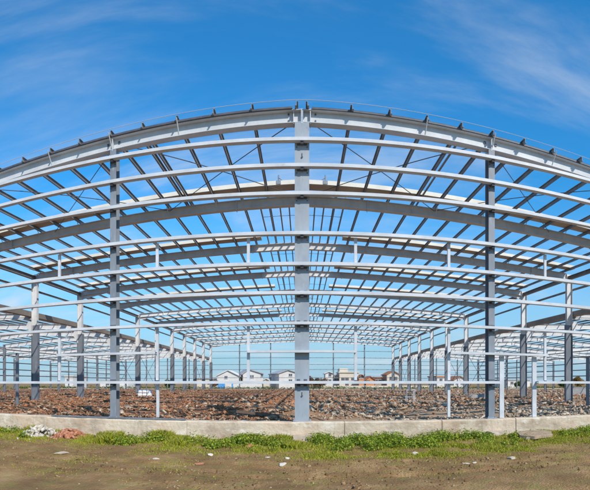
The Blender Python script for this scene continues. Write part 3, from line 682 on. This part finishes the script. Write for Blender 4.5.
m = MB(); m.sweep((-2.35, 17.6, 0.10), (-0.55, 16.9, -0.02), [(-0.10,0),(0.10,0),(0.08,0.10),(-0.09,0.08)])
tag(obj('timber_beam', m, M['timber']), 'dark broken timber lying in the brick rubble left of the centre post', 'timber beam')

# ---------------------------------------------------------------- grass and weeds
def gdens(x, y):
    """how thick the verge grows: along the wall foot, thinning out over the dirt"""
    edge = 12.0 + 0.5*noise.noise((x*0.22, 9, 2)) + (0.7 if x < -4.6 else 0) - (0.5 if 0 < x < 6 else 0) + 0.5*noise.noise((x*0.35, 1, 0)) + 0.5*noise.noise((x*1.1, 5, 0))
    a = (x / 15.0)
    if abs(x+4.9) < 0.5: edge += 1.2
    if x > 8.3: edge += min(1.6, (x-8.3)*0.7)
    d = 1/(1+math.exp(-(y-edge)*4))
    d *= 0.12 + 1.4*max(0, noise.noise((x*0.9, y*0.9, 3))+0.28 + 0.5*noise.noise((x*3.1, y*3.3, 6)))
    tuft = max(0, noise.noise((x*0.9, y*1.1, 8))-0.06) * 1.0 * (1 if y > 9 else 0.6)
    if -1.2 < x < 5: tuft *= 0.3
    return d + tuft*0.35
def blades(name, n, hmin, hmax, wdt, m, lb, dens, x0=-11.5, x1=11, y0=8.0, y1=14.86):
    X = rng.uniform(x0, x1, n*6); Y = rng.uniform(y0, y1, n*6)
    D = np.array([dens(x, y) for x, y in zip(X, Y)]); k = D > rng.uniform(0, 1.0, len(D)); X, Y, D = X[k][:n], Y[k][:n], D[k][:n]; n = len(X)
    Z = np.array([gh(x, y) for x, y in zip(X, Y)]) - 0.01
    hh = rng.uniform(hmin, hmax, n) * np.clip(D, 0.35, 1.1); a = rng.uniform(0, 2*np.pi, n); b = rng.uniform(0, 2*np.pi, n); lean = rng.uniform(0.1, 0.8, n)*hh
    dx, dy = np.cos(a)*wdt, np.sin(a)*wdt; lx, ly = np.cos(b)*lean, np.sin(b)*lean
    V = np.stack([np.stack([X-dx, Y-dy, Z],1), np.stack([X+dx, Y+dy, Z],1), np.stack([X+dx*0.7+lx*0.4, Y+dy*0.7+ly*0.4, Z+hh*0.6],1), np.stack([X+lx, Y+ly, Z+hh],1)], 1)
    F = (np.arange(n)*4)[:, None] + np.array([[0,1,2,3]])
    tag(link(name, mesh_np(name, V.reshape(-1,3), F, m), (0,0,0)), lb, 'grass', kind='stuff')
blades('grass', 110000, 0.03, 0.13, 0.009, M['grass'], 'bright green grass strip along the foot of the plinth', gdens)
blades('tall_grass', 26000, 0.12, 0.34, 0.010, M['grass'], 'taller tufted green grass against the left part of the plinth', lambda x, y: (1 if y > 13.1 else 0) * (1.0 if x < 0.3 else 0.35) * min(1, 1.6*max(0, noise.noise((x*1.1, y*0.8, 31))+0.12)) * (0 if -8.7 < x < -6.3 or -5.4 < x < -4.5 else 1), -11.5, 9, 12.9, 14.84)
def leaves(centers, per, rx, rz, ls, m, name):
    n = len(centers)*per; C = np.repeat(np.array(centers), per, 0)
    d = rng.normal(0, 1, (n, 3)); d /= np.linalg.norm(d, axis=1)[:, None]; r = rng.uniform(0.25, 1, n)**0.6
    sc = C[:, 3]; P = C[:, :3] + d*r[:, None]*np.stack([rx*sc, rx*sc, rz*sc], 1); P[:, 2] = np.maximum(P[:, 2], C[:, 2] - 0.9*rz*sc)
    nrm = d*0.6 + rng.normal(0, 0.45, (n, 3)) + np.array([0, 0, 0.6]); nrm /= np.linalg.norm(nrm, axis=1)[:, None]
    t1 = np.cross(nrm, rng.normal(0, 1, (n, 3))); t1 /= np.linalg.norm(t1, axis=1)[:, None]; t2 = np.cross(nrm, t1)
    s = (ls*rng.uniform(0.6, 1.4, n))[:, None]
    V = np.stack([P-t1*s, P-t2*s*0.62+nrm*s*0.15, P+t1*s, P+t2*s*0.62+nrm*s*0.15], 1)
    F = (np.arange(n)*4)[:, None] + np.array([[0,1,2,3]])
    return mesh_np(name, V.reshape(-1,3), F, m)
# weeds: where the photograph has taller leafy growth (pixel spans along the wall)
cs = []
for a, b, n, y0, y1, s0, s1 in ((-6, 30, 34, 12.9, 14.75, 0.6, 1.05), (30, 50, 10, 14.3, 14.7, 0.6, 0.9), (78, 98, 12, 13.7, 14.7, 0.6, 0.95), (112, 195, 70, 13.0, 14.75, 0.5, 1.0), (195, 285, 90, 12.9, 14.7, 0.6, 1.15), (160, 290, 50, 14.2, 14.7, 0.8, 1.25),
                               (308, 405, 110, 12.7, 14.7, 0.6, 1.1), (312, 330, 14, 13.6, 14.6, 0.9, 1.2), (350, 400, 30, 13.6, 14.6, 0.9, 1.25), (405, 492, 90, 12.9, 14.7, 0.6, 1.1), (418, 470, 30, 13.6, 14.6, 0.9, 1.25), (500, 525, 16, 13.3, 14.5, 0.4, 0.75), (526, 548, 6, 14.3, 14.7, 0.4, 0.6), (562, 596, 24, 13.6, 14.75, 0.5, 0.95), (500, 515, 4, 12.5, 13.0, 0.4, 0.7)):
    for i in range(n):
        y = random.uniform(y0, y1); x = X_at(random.uniform(a, b), y); s = random.uniform(s0, s1)
        if noise.noise((x*1.0, y*1.0, 21)) < (0.02 if x < 0 else -0.16): continue
        cs.append((x, y, gh(x, y)+0.10*s, s))
tag(link('weeds', leaves(cs, 95, 0.25, 0.21, 0.028, M['weed'], 'weeds'), (0,0,0)), 'dense leafy green weeds growing against the plinth wall', 'weeds', kind='stuff')

# green verge beyond the far end
Xg = rng.uniform(-70, 70, 5000); Yg = rng.uniform(97, 112, 5000)
cs2 = [(x, y, G0+0.42+0.3*noise.noise((x*0.2, y*0.2, 0)), random.uniform(0.7, 1.3)) for x, y in zip(Xg[:900], Yg[:900])]
tag(link('far_scrub', leaves(cs2, 28, 0.9, 0.6, 0.15, M['bush'], 'far_scrub'), (0,0,0)), 'green scrub strip on the open ground beyond the far end', 'scrub', kind='stuff')

# ---------------------------------------------------------------- houses beyond
def windows(parent, x, y, z, w, h):
    m = MB(); m.box(x-w/2, x+w/2, y-0.05, y+0.02, z-h/2, z+h/2); f = obj('window', m, M['glass'], parent)
    m = MB(); m.box(x-w/2-0.1, x+w/2+0.1, y-0.12, y-0.052, z-h/2-0.12, z-h/2-0.002); m.box(x-0.03, x+0.03, y-0.07, y-0.052, z-h/2, z+h/2); obj('sill', m, M['white'], f)
def gable(lb, xa, xb, ye, yr, Y, wm, rm, wins=(), depth=9, xr=None, door=None, skew=0.0):
    """house with its gable towards the halls; eave and ridge rows from the photograph at distance Y"""
    x0, x1 = X_at(xa, Y), X_at(xb, Y); xm = X_at(xr, Y) if xr else (x0+x1)/2; ze, zr_ = Z_at(xa, ye, Y), Z_at((xa+xb)/2, yr, Y)
    t = thing('house', lb, 'house', ((x0+x1)/2, Y, G0))
    m = MB(); s = skew*depth
    fr = [(x0,Y,G0-0.2),(x1,Y,G0-0.2),(x1,Y,ze),(xm,Y,zr_),(x0,Y,ze)]; bk = [(x+s,y+depth,z) for x,y,z in fr]
    m.add(fr+bk, [(0,1,2,3,4),(9,8,7,6,5)] + [(i,5+i,5+(i+1)%5,(i+1)%5) for i in (0,1,4)]); obj('wall', m, wm, t)
    m = MB(); o = 0.35; th = 0.2
    for xe, sg in ((x0, -1), (x1, 1)):
        sl_ = (zr_-ze)/max(0.1, abs(xm-xe)); xo = xe+sg*o; zo = ze-sl_*o
        p = [(xo,Y-o,zo+0.01),(xm,Y-o,zr_+0.01),(xm+s,Y+depth+o,zr_+0.01),(xo+s,Y+depth+o,zo+0.01)]
        q = [(x,y,z+th) for x,y,z in p]; f = [(0,1,2,3),(7,6,5,4),(0,4,5,1),(1,5,6,2),(2,6,7,3),(3,7,4,0)]
        m.add(p+q, f)
    obj('roof', m, rm, t)
    for px, py, w, h in wins: windows(t, X_at(px, Y), Y, Z_at(px, py, Y), w, h)
    if door:
        m = MB(); xd = X_at(door, Y); m.box(xd-0.5, xd+0.5, Y-0.06, Y+0.02, G0, G0+2.1); obj('door', m, M['brown'], t)
    return t
def block(lb, xa, xb, yt, Y, wm, depth=10, wins=(), par=0.35, cap=None, pent=None):
    """flat roofed building"""
    x0, x1 = X_at(xa, Y), X_at(xb, Y); zt = Z_at((xa+xb)/2, yt, Y)
    t = thing('apartment_block', lb, 'building', ((x0+x1)/2, Y, G0))
    m = MB(); m.box(x0, x1, Y, Y+depth, G0-0.2, zt); obj('wall', m, wm, t)
    m = MB(); m.box(x0-0.25, x1+0.25, Y-0.25, Y+depth+0.25, zt+0.003, zt+par); obj('roof', m, cap or wm, t)
    if pent:
        a, b, yp, pm = pent; m = MB(); m.box(X_at(a, Y), X_at(b, Y), Y+1.5, Y+depth-1, zt+par+0.003, Z_at((a+b)/2, yp, Y)); obj('penthouse', m, pm, t)
    for px, py, w, h in wins: windows(t, X_at(px, Y), Y, Z_at(px, py, Y), w, h)
    return t
gable('white gabled house behind the blue fence, leftmost of three', 217, 239, 376, 370.6, 135, M['white'], M['white'], [(226, 377.3, 0.8, 0.7)], door=235)
gable('white gabled house with twin windows, middle of the three', 243, 263, 374, 369.6, 137, M['white'], M['roofg'], [(250.5, 376.5, 0.5, 0.8), (252.8, 376.5, 0.5, 0.8), (262, 375.5, 0.6, 0.7)], xr=249, depth=11, skew=-0.28, door=259)
gable('white gabled house with a grey side roof, left of the centre post', 279, 299, 373.6, 370.2, 135, M['white'], M['roofg'], [(290.5, 375, 0.9, 0.6), (290.5, 380.5, 0.9, 0.6)], xr=288.5, depth=12, skew=-0.3)
gable('small low shed with a cream roof between the white houses', 263.5, 269, 380.5, 379, 133, M['cream'], M['cream'], depth=5)
gable('white two storey house right of the centre post', 325.3, 333, 373.5, 372, 136, M['white'], M['white'], [(330, 375, 0.7, 0.8), (330, 381, 0.7, 0.9)], depth=8)
block('low grey roofed building between the white house and the cream block', 333.5, 343.5, 375.5, 140, M['roofg'], wins=[(337, 380, 1.6, 0.8)], cap=M['roofg'])
block('cream stepped apartment block with an orange capped top storey', 339.5, 358.5, 372.8, 137.5, M['cream'], wins=[(343, 379, 0.9, 0.9), (347, 379, 0.9, 0.9), (353, 379, 0.9, 0.9), (347, 385, 0.9, 0.9)], pent=(340, 348.5, 368.2, M['cream']))
gable('small orange house with a dark gable window', 359, 364.8, 377, 375, 134, M['orange'], M['rooft'], [(360.8, 376.8, 1.0, 0.8)], depth=7)
gable('orange and cream house with a long tiled roof', 366, 374.5, 379.5, 376.5, 136, M['orange'], M['rooft'], [(368, 381.5, 0.9, 0.8)], depth=8)
block('long low brown roofed building at the right of the far end', 375, 386, 378, 141, M['brown'], wins=[(378, 381, 1.4, 0.8), (382, 381, 1.4, 0.8)], cap=M['rooft'])
gable('tall cream house with a brown hipped roof beside the far right column', 387, 399.5, 374.5, 371.2, 139, M['cream'], M['rooft'], [(391, 378.5, 0.8, 1.0), (396, 378.5, 0.8, 1.0)], depth=9)
block('pale building with an orange band behind the right side columns', 437, 447, 377, 137, M['white'], wins=[(441, 380, 0.8, 0.8)], cap=M['orange'])
gable('white house with an orange roof beyond the right side hall', 454, 466, 380, 376.5, 135, M['white'], M['rooft'], [(457, 383, 0.8, 0.8), (462, 383, 0.8, 0.8)], depth=8)
block('white flat roofed house beyond the left side hall', 65, 73, 376.5, 138, M['white'], wins=[(68, 380, 0.8, 0.9)])
block('low pale building beyond the left columns', 100, 128, 381, 150, M['white'], wins=[(108, 384, 1, 0.8), (118, 384, 1, 0.8)], cap=M['roofg'])
block('pale grey building behind the leftmost inner columns', 196, 214, 379, 146, M['cream'], wins=[(205, 382.5, 1, 0.8)], cap=M['roofg'])
block('low pale building beyond the right side hall at the edge', 506, 530, 380.5, 150, M['white'], wins=[(512, 383, 1, 0.8), (522, 383, 1, 0.8)], cap=M['roofg'])
t = thing('site_fence', 'blue and white sheet fence in front of the leftmost white house', 'fence', (X_at(226, 130), 130, G0))
for a, b, mm in ((217.5, 225, 'blue'), (225.1, 231.4, 'white'), (231.5, 233, 'blue'), (233.1, 262, 'white')):
    m = MB(); m.box(X_at(a, 130), X_at(b, 130), 130, 130.08, G0, G0+1.75 if mm == 'blue' else G0+1.55); obj('fence_panel', m, M[mm], t)
t = thing('garden_wall', 'low pale garden wall in front of the far buildings on the right', 'wall', (X_at(350, 128), 128, G0))
m = MB(); m.box(X_at(312, 128), X_at(455, 128), 128, 128.25, G0-0.1, G0+1.1); obj('wall', m, M['cream'], t)

def tree(lb, px, Y, h, r, lm, name='tree', n=1600, ls=0.16, cat='tree'):
    x = X_at(px, Y); t = thing(name, lb, cat, (x, Y, G0)); m = MB()
    top = Vector((x, Y, G0+h*0.62)); m.sweep((x, Y, G0-0.1), top, [(0.13*math.cos(a), 0.13*math.sin(a)) for a in np.linspace(0, 2*np.pi, 7)[:-1]], (0,1,0), [(0.05*math.cos(a), 0.05*math.sin(a)) for a in np.linspace(0, 2*np.pi, 7)[:-1]])
    cl = []
    for i in range(9):
        a = random.uniform(0, 6.28); q = random.uniform(0.3, 0.85)*r; p = Vector((x+q*math.cos(a), Y+q*math.sin(a), G0+h*random.uniform(0.42, 0.86)))
        m.rod(Vector((x, Y, G0+h*random.uniform(0.25, 0.5))), p, 0.035, 5); cl.append((*p, random.uniform(0.6, 1.1)))
    obj('trunk', m, M['bark'], t)
    me = leaves(cl, n//9, r*0.48, h*0.2, ls, lm, 'crown'); V = np.empty(len(me.vertices)*3, np.float32); me.vertices.foreach_get('co', V); V = V.reshape(-1,3) - np.array([x, Y, G0], np.float32); me.vertices.foreach_set('co', V.ravel())
    link('crown', me, (x, Y, G0), t)
tree('russet leafless tree right of the centre post', 311.5, 126, 4.0, 2.0, M['russet'])
tree('russet bush beside the white two storey house', 320.5, 127, 3.4, 2.2, M['russet'])
tree('orange and green autumn tree at the right edge of the picture', 581, 92, 3.6, 2.1, M['autumn'], n=2400, ls=0.13)
tree('dark green tree beyond the right side hall', 565, 100, 3.0, 1.6, M['bush'])
tree('small round green tree seen through the doorway', 519, 118, 2.6, 1.5, M['bush'])
tree('brown bush left of the leftmost white house', 213, 128, 2.6, 1.7, M['russet'])
tree('small green tree between left columns on the far ground', 171, 122, 2.8, 1.6, M['bush'])
